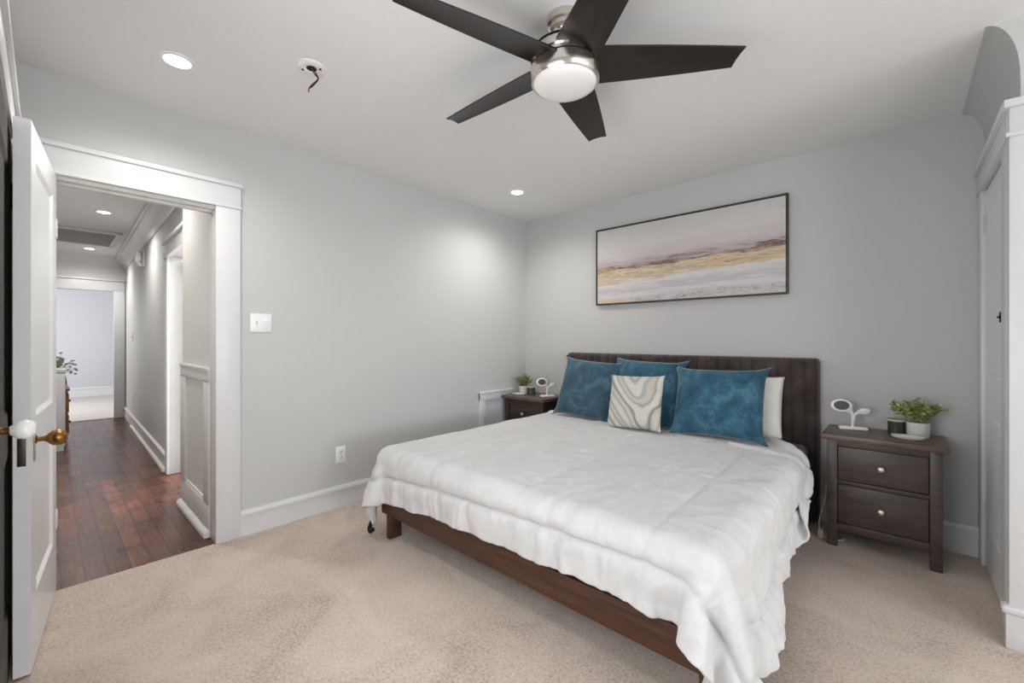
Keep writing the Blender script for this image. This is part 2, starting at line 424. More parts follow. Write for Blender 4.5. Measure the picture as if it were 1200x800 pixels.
# ------------------------------------------------------------------ panelled doors
def panel_leaf(wd, ht, th, panels, name, mat, depth=.011, sl=.016):
    """leaf in x 0..wd, y -th..0, z 0..ht; recessed panels with sloped moulding on both faces"""
    bm = bmesh.new()
    xs = sorted({0, wd} | {p[0] for p in panels} | {p[1] for p in panels})
    zs = sorted({0, ht} | {p[2] for p in panels} | {p[3] for p in panels})
    for side, y in ((1, 0), (-1, -th)):
        for x0, x1 in zip(xs, xs[1:]):
            for z0, z1 in zip(zs, zs[1:]):
                cx, cz = (x0+x1)/2, (z0+z1)/2
                inside = any(p[0] < cx < p[1] and p[2] < cz < p[3] for p in panels)
                q = [(x0, z0), (x1, z0), (x1, z1), (x0, z1)]
                if not inside:
                    bm.faces.new([bm.verts.new((x, y, z)) for x, z in q])
        for x0, x1, z0, z1 in panels:
            yi = y - side*depth
            o = [(x0, y, z0), (x1, y, z0), (x1, y, z1), (x0, y, z1)]
            i = [(x0+sl, yi, z0+sl), (x1-sl, yi, z0+sl), (x1-sl, yi, z1-sl), (x0+sl, yi, z1-sl)]
            ov = [bm.verts.new(p) for p in o]; iv = [bm.verts.new(p) for p in i]
            for k in range(4): bm.faces.new((ov[k], ov[(k+1) % 4], iv[(k+1) % 4], iv[k]))
            bm.faces.new(iv)
    for q in ([(0, 0, 0), (0, -th, 0), (0, -th, ht), (0, 0, ht)], [(wd, 0, 0), (wd, -th, 0), (wd, -th, ht), (wd, 0, ht)],
              [(0, 0, 0), (wd, 0, 0), (wd, -th, 0), (0, -th, 0)], [(0, 0, ht), (wd, 0, ht), (wd, -th, ht), (0, -th, ht)]):
        bm.faces.new([bm.verts.new(p) for p in q])
    bmesh.ops.remove_doubles(bm, verts=bm.verts[:], dist=1e-5)
    bmesh.ops.recalc_face_normals(bm, faces=bm.faces[:])
    bb = B(); bb.bm.free(); bb.bm = bm
    return bb.obj(name, mat, ang=12)
def knob(name, mat, parent, loc, axis, r=.028, neck=.05, rose='brass'):
    """turned knob standing out along axis"""
    q = Vector(axis).to_track_quat('Z', 'Y').to_matrix().to_4x4()
    b = B().lathe([(0, neck-.006), (r*.42, neck-.006), (r*.62, neck), (r*.9, neck+r*.3), (r, neck+r*.75), (r*.96, neck+r*1.1), (r*.75, neck+r*1.45), (r*.4, neck+r*1.62), (0, neck+r*1.66)], 28, q)
    k = b.obj(name, mat, parent, loc=loc)
    s = B().lathe([(0, 0), (.016, 0), (.016, .006), (.009, .01), (.009, neck*.6), (.012, neck*.8), (.010, neck+.004), (0, neck+.004)], 20, q)
    s.obj('knob_shank', rose, k)
    return k

# hallway door, opened into the room
ang = -math.radians(5.75)
leaf = panel_leaf(.715, 2.028, .044, [(.115, .600, .93, 1.905), (.115, .600, .255, .775)], 'door_1', 'door')
leaf.location = (-.006, -3.534, .008); leaf.rotation_euler = (0, 0, ang)
struct(leaf, 'white two-panel door standing open at the left edge', 'door')
knob('brass_knob', 'brass', leaf, (.648, 0, .845), (0, 1, 0), .031, .038)
B().box((.634, 0, .765), (.662, .003, .905), .001).obj('knob_plate', 'steel', leaf)
B().box((.715, -.034, .762), (.7172, -.012, .898), .0006).box((.715, -.028, .835), (.7215, -.018, .853), .001).obj('latch_plate', M['latch'], leaf)
for z in (.3, 1.72):
    B().box((-.010, .0, z), (.022, .004, z+.09), .001).obj('hinge', 'trim', leaf)

# dark closet door in the front wall, seen almost edge-on
d4 = panel_leaf(.84, 2.0, .035, [(.12, .72, .95, 1.86), (.12, .72, .22, .80)], 'door_2', 'taupe_door', .008)
d4.location = (.46, YF+.014, .01); struct(d4, 'dark taupe closet door in the wall at the far left edge', 'door')
B().box((.005, .0, 1.74), (.035, .006, 1.83), .001).tube([(.004, .007, 1.735), (.004, .007, 1.835)], .006).obj('hinge', 'iron', d4)
knob('porcelain_knob', 'porcelain', d4, (.79, 0, .97), (0, 1, 0), .027, .030)
b = B().box((.33, YF, 0), (.458, YF+.02, 2.03), .003)
struct(b.obj('trim_5', 'trim'), 'white upright casing of the dark closet door', 'door casing')
b = B().box((.33, YF, 2.03), (1.45, YF+.022, 2.15), .003).box((.31, YF, 2.148), (1.47, YF+.036, 2.172), .003)
struct(b.obj('trim_6', 'trim'), 'white head casing above the dark closet door', 'door casing')

# closet door in the right-hand wall
d3 = panel_leaf(.655, 2.02, .012, [(.10, .555, 1.03, 1.90), (.10, .555, .22, .83)], 'door_3', 'door', .014, .022)
d3.location = (XB, -.125, .012); d3.rotation_euler = (0, 0, -PI/2); d3.location.x = XB-.012
d3.scale = (1, 1, 1)
struct(d3, 'white two-panel closet door at the right edge', 'door')
# local: x runs toward the camera (-y), local +y points to +x; the leaf lies behind its face, so flip it outward
d3.rotation_euler = (0, 0, -PI/2); d3.location.x = XB - .002
def closet_hinge(z):
    q = B()
    q.tube([(-.006, -.020, z), (-.006, -.020, z+.09)], .007, 10)
    q.box((-.030, -.0165, z), (.024, -.0125, z+.09), .001)
    for k in (.015, .045, .075): q.tube([(-.006, -.020, z+k-.003), (-.006, -.020, z+k+.003)], .0085, 10)
    return q.obj('hinge', 'trim_grey', d3)
closet_hinge(.245); closet_hinge(1.80)
B().box((.50, -.020, 1.297), (.512, -.012, 1.345), .002).box((.535, -.020, 1.300), (.547, -.012, 1.342), .002).tube([(.50, -.022, 1.321), (.56, -.022, 1.321)], .006).obj('thumb_latch', 'iron', d3)
struct(B().box((XB-.032, -.122, 0), (XB+.01, -.004, 2.05), .003).obj('trim_7', 'trim'), 'white upright casing between closet door and back wall', 'door casing')
struct(B().box((XB-.034, YB, 0), (XB+.01, -.783, 2.05), .003).obj('trim_8', 'trim'), 'white upright casing on the near side of the closet door', 'door casing')
b = B().box((XB-.036, YB-.002, 2.05), (XB+.01, -.004, 2.155), .003).box((XB-.052, YB-.02, 2.153), (XB+.01, -.004, 2.185), .004).box((XB-.042, YB-.006, 2.040), (XB+.01, -.004, 2.056), .003)
struct(b.obj('trim_9', 'trim'), 'white head casing with a cap above the closet door', 'door casing')
b = B().box((XB-.034, YB-.028, .0), (XB+.13, YB, 2.16), .004)
b.box((XB-.050, YB-.048, 2.155), (XB+.145, YB, 2.187), .004).box((XB-.044, YB-.038, 2.040), (XB+.14, YB, 2.058), .003)
b.box((XB-.044, YB-.042, 0), (XB+.14, YB, .150), .003).box((XB-.056, YB-.054, .140), (XB+.15, YB, .172), .010, 3)
struct(b.obj('trim_10', 'trim'), 'white corner post with cap and plinth at the closet box end', 'corner post')

# ------------------------------------------------------------------ hallway
A0, A1 = Vector((-.95, -2.825, 0)), Vector((-6.12, -2.705, 0))
hd = (A1-A0).normalized(); hn = Vector((-hd.y, hd.x, 0))
if hn.y < 0: hn = -hn                                  # away from the hallway
hp = lambda s, z, o=0: A0 + hd*s + Vector((0, 0, z)) - hn*o
L = (A1-A0).length
s0, s1 = .12, .93                                       # bathroom doorway
struct(B().prism([hp(0, 0), hp(s0, 0), hp(s0, 1.99), hp(s1, 1.99), hp(s1, 0), hp(L, 0), hp(L, H), hp(0, H)], hn*.12).obj('wall_hallway_right', 'wall'),
       'light grey hallway wall with the bathroom doorway', 'wall')
struct(B().box((-6.12, -4.06, 0), (-.12, -3.95, H)).obj('wall_hallway_left', 'wall'), 'hallway wall hidden behind the open door', 'wall')
struct(B().box((-6.25, -4.1, H), (-.12, -2.4, H+.1)).obj('ceiling_hallway', 'ceiling'), 'white hallway ceiling', 'ceiling')
# wall end between bathroom doorway and bedroom: plain above, framed panel below
b = B().box((-.95, -2.87, 0), (-.10, -2.72, H))
struct(b.obj('wall_hallway_pier', 'trim_grey'), 'pale grey hallway wall end beside the doorway', 'wall')
b = B()
b.box((-.95, -2.884, .05), (-.13, -2.868, .20), .002).box((-.95, -2.884, .96), (-.13, -2.868, 1.04), .002)
b.box((-.95, -2.884, .19), (-.80, -2.868, .97), .002).box((-.27, -2.884, .19), (-.13, -2.868, .97), .002)
b.box((-.95, -2.892, 1.035), (-.13, -2.868, 1.055), .003)
b.box((-.80, -2.880, .195), (-.27, -2.868, .215), .004)
struct(b.obj('trim_11', 'trim_grey'), 'framed wainscot panel low on the hallway wall end', 'wainscot')
struct(B().prism([(-.95, -2.868, 0), (-.95, -2.910, 0), (-.95, -2.908, .022), (-.95, -2.896, .036), (-.95, -2.868, .04)], (.83, 0, 0)).obj('trim_12', 'trim'),
       'white shoe moulding under the wainscot panel', 'moulding')
# hallway baseboard with shoe moulding
def along(prof, sa, sb): return B().prism([hp(sa, z, o) for o, z in prof], hd*(sb-sa))
struct(along([(0, 0), (.014, 0), (.014, .135), (.024, .138), (.024, .158), (0, .165)], s1+.125, L).obj('baseboard_hallway', 'trim_grey'), 'grey-white baseboard along the hallway wall', 'baseboard')
struct(along([(.0, 0), (.036, 0), (.034, .02), (.022, .032), (0, .034)], s1+.125, L-1.1).obj('trim_13', 'trim'), 'white shoe moulding along the hallway baseboard', 'moulding')
# bathroom doorway casing, door and room
struct(along([(0, 0), (.020, 0), (.020, 1.99), (0, 1.99)], s1, s1+.12).obj('trim_14', 'trim'), 'white casing left of the bathroom doorway', 'door casing')
struct(along([(0, 0), (.020, 0), (.020, 1.99), (0, 1.99)], 0.0, s0).obj('trim_15', 'trim'), 'white casing right of the bathroom doorway', 'door casing')
b = along([(0, 1.985), (.022, 1.985), (.022, 2.11), (0, 2.11)], 0, s1+.125)
for z0, z1, o in ((2.105, 2.13, .045), (1.978, 1.995, .034)):
    t = along([(0, z0), (o, z0), (o, z1), (0, z1)], -.005, s1+.14)
    me = bpy.data.meshes.new('t'); t.bm.to_mesh(me); t.bm.free(); b.bm.from_mesh(me); bpy.data.meshes.remove(me)
struct(b.obj('trim_16', 'trim'), 'white capped head casing above the bathroom doorway', 'door casing')
struct(B().box((-2.6, -2.69, -.1), (-.6, -1.2, .012)).obj('floor_bathroom', 'tile'), 'white floor inside the bathroom doorway', 'floor')
bx = B().prism([(-2.3, -2.66, 0), (-2.3, -1.2, 0), (-.7, -1.2, 0), (-.7, -2.66, 0), (-.6, -2.66, 0), (-.6, -1.1, 0), (-2.4, -1.1, 0), (-2.4, -2.66, 0)], (0, 0, 2.45))
struct(bx.obj('wall_bathroom', 'tile'), 'white walls inside the bathroom', 'wall')
struct(B().box((-2.4, -2.69, 2.45), (-.6, -1.1, 2.5)).obj('ceiling_bathroom', 'ceiling'), 'white bathroom ceiling', 'ceiling')
d5 = panel_leaf(.72, 1.96, .035, [(.10, .62, 1.0, 1.86), (.10, .62, .2, .86)], 'door_4', 'door')
d5.location = (-1.855, -2.685, .02); d5.rotation_euler = (0, 0, PI/2); struct(d5, 'white door swung open into the bright bathroom', 'door')
B().box((.16, -.004, 1.52), (.56, .006, 1.80), .002).obj('towel_panel', M['trim_grey'], d5)
# far end of the hallway
YE = -2.705
ow = 1.99
struct(B().prism([(-6.12, -2.83, 0), (-6.12, -2.4, 0), (-6.12, -2.4, H), (-6.12, -4.06, H), (-6.12, -4.06, ow), (-6.12, -2.83, ow)], (-.12, 0, 0)).obj('wall_hallway_end', 'ceiling'),
       'white wall end around the far doorway', 'wall')
struct(B().box((-6.10, -2.845, 0), (-6.06, -2.715, ow), .004).obj('trim_17', 'trim'), 'white upright casing of the far doorway', 'door casing')
struct(B().box((-6.10, -3.94, ow), (-6.06, -2.715, ow+.16), .004).box((-6.10, -3.945, ow+.155), (-6.04, -2.71, ow+.185), .004).obj('trim_18', 'trim'), 'white head casing of the far doorway', 'door casing')
# plaster cove at the far end and crown moulding along the wall
pr = [(-6.13, -3.95, H), (-6.13, -3.95, H-.13)] + [(-6.12+.22*(1-math.cos(i/10*PI/2)), -3.95, H-.13+.13*math.sin(i/10*PI/2)) for i in range(11)]
struct(B().prism(pr, (0, 1.25, 0)).obj('trim_19', 'ceiling', ang=60), 'curved plaster cove at the far end of the hallway', 'cove')
cp = [(0, H), (0, H-.175), (.014, H-.175), (.018, H-.150), (.030, H-.140), (.045, H-.105), (.075, H-.070), (.105, H-.050), (.112, H-.030), (.128, H-.026), (.130, H)]
struct(along(cp, -.80, L).obj('trim_20', 'trim', ang=20), 'white stepped crown moulding along the hallway wall', 'crown moulding')
# far room
struct(B().box((-10.1, -5.0, 0), (-9.95, -.6, H+.1)).obj('wall_far_room', 'far_wall'), 'pale blue-grey wall at the end of the far room', 'wall')
struct(B().box((-10.1, -.7, 0), (-6.12, -.6, H+.1)).obj('wall_far_room_right', 'far_wall'), 'side wall of the far room', 'wall')
struct(B().box((-10.1, -5.0, 0), (-6.12, -4.9, H+.1)).obj('wall_far_room_left', 'far_wall'), 'hidden side wall of the far room', 'wall')
struct(B().box((-10.1, -5.0, H), (-6.12, -.6, H+.1)).obj('ceiling_far_room', 'ceiling'), 'white ceiling of the far room', 'ceiling')
baseboard('baseboard_far_room', (-9.95, -4.9, 0), (-9.95, -.7, 0), (1, 0, 0), .2, label='white baseboard of the far room')

# attic hatch in the hallway ceiling
hx0, hx1, hy0, hy1 = -5.05, -3.95, -3.80, -2.93
t = thing('attic_hatch', 'grey boarded attic hatch in the hallway ceiling between two lights', 'attic hatch', (hx0, hy0, H))
wx, wy = hx1-hx0, hy1-hy0
b = B()
for a, c in (((0, 0, -.02), (wx, .05, 0)), ((0, wy-.05, -.02), (wx, wy, 0)), ((0, 0, -.02), (.05, wy, 0)), ((wx-.05, 0, -.03), (wx, wy, 0))): b.box(a, c, .003)
b.obj('hatch_frame', 'trim', t)
b = B()
k = .055
while k < wx-.1:
    b.box((k, .05, -.012), (k+.085, wy-.05, 0), .004); k += .09
b.obj('hatch_boards', paint('hatch_grey', (150, 147, 143), .7), t)
for i in range(9): B().box((wx-.10, .08+i*.085, -.02), (wx-.07, .12+i*.085, -.010), .002).obj('hatch_clip', 'iron', t)

# ------------------------------------------------------------------ recessed lights
LIGHTS = [((.574, -3.156), 'larger recessed ceiling light above the bedroom doorway side', 26, 'bed'),
          ((.564, -.773), 'recessed ceiling light near the corner left of the bed', 28, 'bed'),
          ((-.85, -3.30), 'added recessed light in the hallway ceiling just past the doorway head', 34, 'hall'),  # unseen lamp behind the door head, added to brighten the near hallway
          ((-2.92, -3.17), 'nearer recessed light in the hallway ceiling', 38, 'hall'),
          ((-5.45, -3.15), 'farther recessed light in the hallway ceiling past the attic hatch', 36, 'hall')]
first = None
for (x, y), lab, pw, _ in LIGHTS:
    if first is None:
        first = t = thing('recessed_light', lab, 'ceiling light', (x, y, H), 0, 'recessed ceiling lights')
        B().lathe([(.050, -.001), (.052, -.006), (.066, -.005), (.070, -.001), (.070, 0), (.050, 0)], 40).obj('trim_ring', 'white_plastic', t)
        B().lathe([(0, -.0045), (.050, -.0045), (.051, -.001), (0, -.001)], 40).obj('diffuser', 'lamp', t)
    else: t = dup(first, (x, y, H), 0, lab)
    s = spot('recessed_lamp', (x, y, H-.03), pw)

# open ceiling electrical box with dangling wires
t = thing('ceiling_box', 'open round electrical box with dangling wires on the ceiling left of the fan', 'electrical box', (.985, -2.715, H))
B().lathe([(.022, -.006), (.030, -.010), (.052, -.009), (.062, -.004), (.064, 0), (.022, 0)], 36).obj('mounting_ring', 'white_plastic', t)
B().lathe([(0, -.0065), (.026, -.0065), (.026, -.002), (0, -.002)], 24).obj('box_hole', 'hole', t)
for s in (-1, 1): B().lathe([(0, -.014), (.005, -.013), (.006, -.009), (0, -.009)], 12, T(.042*s*.74, .042*s*.67, 0)).obj('screw', 'iron', t)
B().tube(bez([(0, 0, -.004), (.008, .010, -.03), (.022, .02, -.055), (.004, .0, -.085), (-.008, -.008, -.10), (-.010, -.01, -.118)], 8), .003, 8).obj('wire', 'wire_red', t)
B().tube(bez([(.006, 0, -.004), (.016, .014, -.03), (.026, .02, -.058), (.008, .004, -.088), (-.004, -.008, -.102)], 8), .0028, 8).obj('wire', 'black', t)

# ------------------------------------------------------------------ ceiling fan
FX, FY = 2.055, -2.155
fan = thing('ceiling_fan', 'ceiling fan with five dark brown blades and brushed nickel body', 'ceiling fan', (FX, FY, H))
B().lathe([(0, 0), (.070, 0), (.072, -.012), (.070, -.030), (.060, -.034), (.058, -.050), (.046, -.056), (.040, -.066), (.040, -.150), (0, -.150)], 48).obj('canopy', 'nickel', fan)
B().lathe([(0, -.128), (.095, -.129), (.126, -.134), (.132, -.142), (.135, -.160), (.136, -.180), (0, -.180)], 64).obj('motor_housing', 'nickel', fan)
B().lathe([(0, -.179), (.129, -.179), (.129, -.207), (0, -.207)], 64).obj('blade_hub', 'nickel', fan)
B().lathe([(0, -.206), (.136, -.206), (.1395, -.210), (.140, -.235), (.137, -.258), (.130, -.266), (.127, -.262), (0, -.240)], 64).obj('light_collar', 'nickel', fan)
B().lathe([(.1335, -.2025), (.1375, -.2025), (.1375, -.2065), (.1335, -.2065)], 64).obj('seam_ring', 'hole', fan)
B().lathe([(.128, -.1335), (.1335, -.138), (.1345, -.143), (.130, -.140)], 64).obj('seam_ring', 'hole', fan)
B().lathe([(.1275, -.258), (.1265, -.264), (.115, -.276), (.09, -.285), (.05, -.290), (0, -.292)], 64).obj('light_bowl', 'opal', fan)
def blade_mesh():
    t = bmesh.new(); nL, nW = 22, 8; top = []; bot = []
    for i in range(nL+1):
        s = i/nL; r = .110 + s*(.676-.110)
        wl = .094*(1-s) + .047*s + .004*math.sin(PI*s); wr = .080*(1-s) + .047*s + .004*math.sin(PI*s)
        ra, rb = [], []
        for j in range(nW+1):
            q = j/nW; y = -wr + q*(wl+wr)
            rr = r + (.016*(.5-q))*s                       # slanted tip
            c = .006*(1-(2*q-1)**2)                         # camber
            pitch = math.radians(15 - 4*s)
            z = -y*math.sin(pitch) + c
            e = .0032
            ra.append(t.verts.new((rr, y*math.cos(pitch), z+e))); rb.append(t.verts.new((rr, y*math.cos(pitch), z-e)))
        top.append(ra); bot.append(rb)
    for i in range(nL):
        for j in range(nW):
            t.faces.new((top[i][j], top[i+1][j], top[i+1][j+1], top[i][j+1]))
            t.faces.new((bot[i][j], bot[i][j+1], bot[i+1][j+1], bot[i+1][j]))
    for i in range(nL):
        for j in (0, nW): t.faces.new((top[i][j], bot[i][j], bot[i+1][j], top[i+1][j]))
    for j in range(nW):
        for i in (0, nL): t.faces.new((top[i][j], top[i][j+1], bot[i][j+1], bot[i][j]))
    bmesh.ops.recalc_face_normals(t, faces=t.faces[:])
    return t
BL0 = math.radians(38)
bt = blade_mesh(); bb = B(); bb.bm.free(); bb.bm = bt
bl = bb.obj('blade', 'espresso', fan, 40, (0, 0, -.190), (0, 0, BL0))
for k in range(1, 5):
    c = bl.copy(); COL.objects.link(c); c.parent = fan; c.rotation_euler = (0, 0, BL0 + k*2*PI/5)

# ------------------------------------------------------------------ switches and outlets
t = thing('light_switch', 'white double light switch plate on the wall beside the hallway doorway', 'light switch', (0, -2.630, 1.339))
B().box((0, -.062, -.059), (.006, .062, .059), .002).obj('switch_plate', 'white_plastic', t)
B().box((.005, -.032, -.012), (.008, -.022, .012), .001).box((.007, -.031, .0), (.018, -.023, .009), .001).obj('toggle', 'trim_grey', t)
B().box((.005, .011, -.034), (.009, .045, .034), .001).box((.008, .013, -.002), (.012, .043, .032), .002).obj('rocker', 'white_plastic', t)
def outlet(name, lab, loc, rz):
    t = thing(name, lab, 'outlet', loc, rz)
    B().box((0, -.038, -.060), (.005, .038, .060), .002).obj('outlet_plate', 'white_plastic', t)
    for z in (-.022, .022):
        o = B().box((.004, -.017, z-.014), (.008, .017, z+.014), .003).obj('socket', 'white_plastic', t)
        B().box((.0075, -.008, z-.005), (.0085, -.005, z+.006)).box((.0075, .005, z-.005), (.0085, .008, z+.006)).tube([(.0075, 0, z-.009), (.0085, 0, z-.009)], .0025, 8).obj('slot', 'hole', o)
    B().lathe([(0, .002), (.003, .001), (.003, 0), (0, 0)], 10, T(.005, 0, 0) @ ROTY(PI/2)).obj('screw', 'steel', t)
    return t
outlet('wall_outlet', 'white wall outlet low on the left wall beside the bed foot', (0, -2.10, .385), 0)
outlet('wall_outlet', 'small white outlet low on the hallway wall by the far doorway', hp(4.1, .40), math.atan2(-hn.y, -hn.x))
t = thing('wall_switch', 'small switch on the hallway wall by the far doorway', 'light switch', hp(4.1, 1.27), math.atan2(-hn.y, -hn.x))
B().box((0, -.035, -.057), (.006, .035, .057), .002).obj('switch_plate', 'white_plastic', t)
B().box((.005, -.005, -.012), (.014, .005, .012), .002).obj('toggle', 'trim_grey', t)
# white wall chime high in the hallway
t = thing('wall_sconce', 'white tube-shaped wall fitting high on the hallway wall under the crown', 'wall fitting', hp(2.72, 2.20), math.atan2(-hn.y, -hn.x))
B().box((0, -.045, -.09), (.02, .045, .10), .006).obj('back_plate', 'trim_grey', t)
B().tube([(.055, .015, .075), (.062, -.005, -.02), (.045, -.02, -.085)], [.030, .036, .034], 16).obj('tube_shade', 'white_plastic', t)
B().box((.015, -.012, -.01), (.06, .012, .012), .003).obj('bracket', 'trim_grey', t)

# framed access panel low on the left wall by the corner
t = thing('access_panel', 'white framed panel low on the left wall behind the nightstand', 'access panel', (0, -.708, 0))
b = B().box((0, 0, .16), (.022, .072, .712), .003).box((0, .40, .16), (.022, .472, .712), .003).box((0, 0, .635), (.024, .472, .714), .003)
b.box((0, -.006, .700), (.032, .478, .718), .003)
b.obj('frame', 'trim', t)
B().box((0, .07, .16), (.008, .402, .637)).obj('inner_panel', 'far_wall', t)

# ------------------------------------------------------------------ painting
PW, PH = 1.555, .712
t = thing('wall_painting', 'wide abstract landscape painting in a thin dark frame above the bed', 'painting', (.912, 0, 1.555))
fr = B()
for a, c in (((0, -.040, 0), (PW, -.002, .010)), ((0, -.040, PH-.010), (PW, -.002, PH)), ((0, -.040, .010), (.010, -.002, PH-.010)), ((PW-.010, -.040, .010), (PW, -.002, PH-.010))): fr.box(a, c, .001)
fr.obj('frame', wood('dark_bronze_frame', (52, 44, 38), (74, 64, 56)), t)
B().box((.014, -.034, .014), (PW-.014, -.004, PH-.014), .002).obj('canvas', painting_mat(PW, PH), t)

# ------------------------------------------------------------------ bed
BX0, BX1 = .655, 2.605                   # mattress sides
bed = thing('bed', 'king platform bed with a channelled dark velvet headboard and brown wooden rail', 'bed', (1.63, -1.10, 0))
ox, oy = 1.63, -1.10
hb0, hb1 = .615-ox, 2.650-ox
# headboard: one padded panel of vertical channels
t = bmesh.new(); nch = 26; per = 8; cw = (hb1-hb0)/nch; zt, zb, yf, yb = 1.105, .012, -.098-oy, -.012-oy
cols = []
for i in range(nch*per+1):
    x = hb0 + i*cw/per; q = (i % per)/per
    bul = .016*(abs(math.sin(PI*q))**.55)
    ed = min(x-hb0, hb1-x); r = .030
    rnd = r - math.sqrt(max(0, r*r-(r-min(ed, r))**2))
    row = []
    ztop = zt - (r - math.sqrt(max(0, r*r-(r-min(ed, r))**2)))*.8
    for k in range(14):
        if k < 8:
            z = zb + (ztop-.035-zb)*k/7; y = yf - bul + rnd
        else:
            a = (k-7)/6*PI/2; z = ztop-.035+.035*math.sin(a); y = yf-bul+rnd + (.035+bul*.8)*(1-math.cos(a))
        row.append(t.verts.new((x, y, z)))
    row.append(t.verts.new((x, yb, ztop))); row.append(t.verts.new((x, yb, zb)))
    cols.append(row)
for A, C in zip(cols, cols[1:]):
    for k in range(15): t.faces.new((A[k], C[k], C[k+1], A[k+1]))
    t.faces.new((A[15], C[15], C[0], A[0]))
t.faces.new(cols[0]); t.faces.new(cols[-1][::-1]); bmesh.ops.recalc_face_normals(t, faces=t.faces[:])
bb = B(); bb.bm.free(); bb.bm = t; hbo = bb.obj('headboard', 'headboard', bed, 50)
for s in (-.80, .80): B().box((s-.05, -.09-oy, 0), (s+.05, -.02-oy, .11), .003).obj('headboard_leg', 'black', bed)
B().box((.648-ox, -2.146-oy, .148), (2.612-ox, -2.114-oy, .272), .003).obj('foot_rail', 'bed_wood', bed)
for x0, x1 in ((.648, .662), (2.598, 2.612)): B().box((x0-ox, -2.135-oy, .160), (x1-ox, -.10-oy, .270), .003).obj('side_rail', 'black', bed)
for x0, x1 in ((.700, .735), (2.574, 2.606)):
    B().box((x0-ox, -2.143-oy, 0), (x1-ox, -2.055-oy, .152), .003).obj('leg', M['bed_wood'], bed)
B().box((-.04, -.06, 0), (.04, .02, .20), .003).obj('center_leg', 'black', bed)
B().box((.65-ox, -2.113-oy, .205), (2.61-ox, -.10-oy, .262), .002).obj('slat_deck', 'black', bed)
mt = B().box((BX0, -2.105, .262), (BX1, -.115, .530), .045, 4).obj('mattress', 'sheet')
tag(mt, 'grey sheeted king mattress on the platform bed under the white comforter', 'mattress')

# ---- comforter draped by a small cloth solver
def drape():
    nx, ny = 112, 96
    x0l, x1r = BX0-.300, BX1+.335
    yh, yft = -.165, -2.105
    u = np.linspace(0, 1, nx); v = np.linspace(0, 1, ny)
    U, V = np.meshgrid(u, v, indexing='ij')
    xa = BX0 - .19 - .115*V**.6
    X = xa + U*(x1r + .07*V**1.5 - xa)
    Y = yh + V*(yft - (.272 - .055*U + .04*U**12) - yh)
    rng = np.random.RandomState(3)
    P = np.stack([X, Y, np.full_like(X, .585)], -1)
    rest = P.copy()
    P[..., 2] += .004*rng.rand(nx, ny)
    Q = P.copy()
    def con(sa, sb, k):
        d0 = np.linalg.norm(rest[sa]-rest[sb], axis=-1)
        return (sa, sb, d0, k)
    S = slice
    cons = []
    for p in (0, 1):
        def halves(axis, step, k):
            n = nx if axis == 0 else ny
            idx = np.arange(p*step, n-step, 2*step)
            allidx = np.concatenate([idx+o for o in range(step)]); allidx = allidx[allidx+step < n]
            if axis == 0: return con((allidx, S(None)), (allidx+step, S(None)), k)
            return con((S(None), allidx), (S(None), allidx+step), k)
        cons += [halves(0, 1, 1.), halves(1, 1, 1.), halves(0, 3, .25), halves(1, 3, .25)]
        i = np.arange(p, nx-1, 2)
        for q in (0, 1):
            j = np.arange(q, ny-1, 2)
            cons += [con(np.ix_(i, j), np.ix_(i+1, j+1), .5), con(np.ix_(i+1, j), np.ix_(i, j+1), .5)]
    R = .055; off = .024
    c = np.array([1.63, -2.152/2, -.235]); hb = np.array([1.0, 2.152/2, .765]) - R
    def collide(P, Q):
        d = P - c; q = np.abs(d) - hb
        outv = np.maximum(q, 0); dist = np.linalg.norm(outv, axis=-1)
        inside = (q.max(-1) <= 0)
        pen = (R+off) - dist
        nrm = np.sign(d)*outv/np.maximum(dist, 1e-9)[..., None]
        hit = (pen > 0) & ~inside
        P = P + np.where(hit[..., None], nrm*pen[..., None], 0)
        if inside.any():
            ax = q.argmax(-1)
            for a in range(3):
                mk = inside & (ax == a)
                P[..., a] = np.where(mk, c[a] + np.sign(d[..., a])*(hb[a]+R+off), P[..., a])
        con_ = hit | inside
        Q = np.where(con_[..., None], P - (P-Q)*.35, Q)
        P[..., 2] = np.maximum(P[..., 2], .02)
        near = (P[..., 1] > -.46) & (P[..., 2] < .69)
        P[..., 0] = np.where(near, np.clip(P[..., 0], .584, 2.686), P[..., 0])
        return P, Q
    g = np.array([0, 0, -9.8]); dt = 1/90.
    for st in range(210):
        V_ = (P-Q)*.975
        Q = P.copy(); P = P + V_ + g*dt*dt
        for it in range(9):
            for sa, sb, d0, k in cons:
                a, b_ = P[sa], P[sb]; e = b_-a; l = np.linalg.norm(e, axis=-1); w_ = (k*.5*(l-d0)/np.maximum(l, 1e-9))[..., None]*e
                P[sa] = a + w_; P[sb] = b_ - w_
            if it % 3 == 2: P, Q = collide(P, Q)
    return P, U, V, rest
P, U, V, rest = drape()
nx, ny = P.shape[:2]
def upsample(A, f=2):
    def ax(A, axis):
        n = A.shape[axis]; t_ = np.linspace(0, n-1, (n-1)*f+1); i = np.minimum(np.floor(t_).astype(int), n-2); w_ = t_-i
        sh = [1]*A.ndim; sh[axis] = -1; w_ = w_.reshape(sh)
        g = lambda k: np.take(A, np.clip(k, 0, n-1), axis)
        p0, p1, p2, p3 = g(i-1), g(i), g(i+1), g(i+2)
        return .5*(2*p1+(p2-p0)*w_+(2*p0-5*p1+4*p2-p3)*w_**2+(3*p1-p0-3*p2+p3)*w_**3)
    return ax(ax(A, 0), 1)
P = upsample(P, 3); RS = upsample(rest, 3)[..., :2]; nx, ny = P.shape[:2]
gu = np.gradient(P, axis=0); gv = np.gradient(P, axis=1); nr = np.cross(gv, gu); nr /= np.maximum(np.linalg.norm(nr, axis=-1, keepdims=True), 1e-9)
if nr[nx//2, ny//2, 2] < 0: nr = -nr
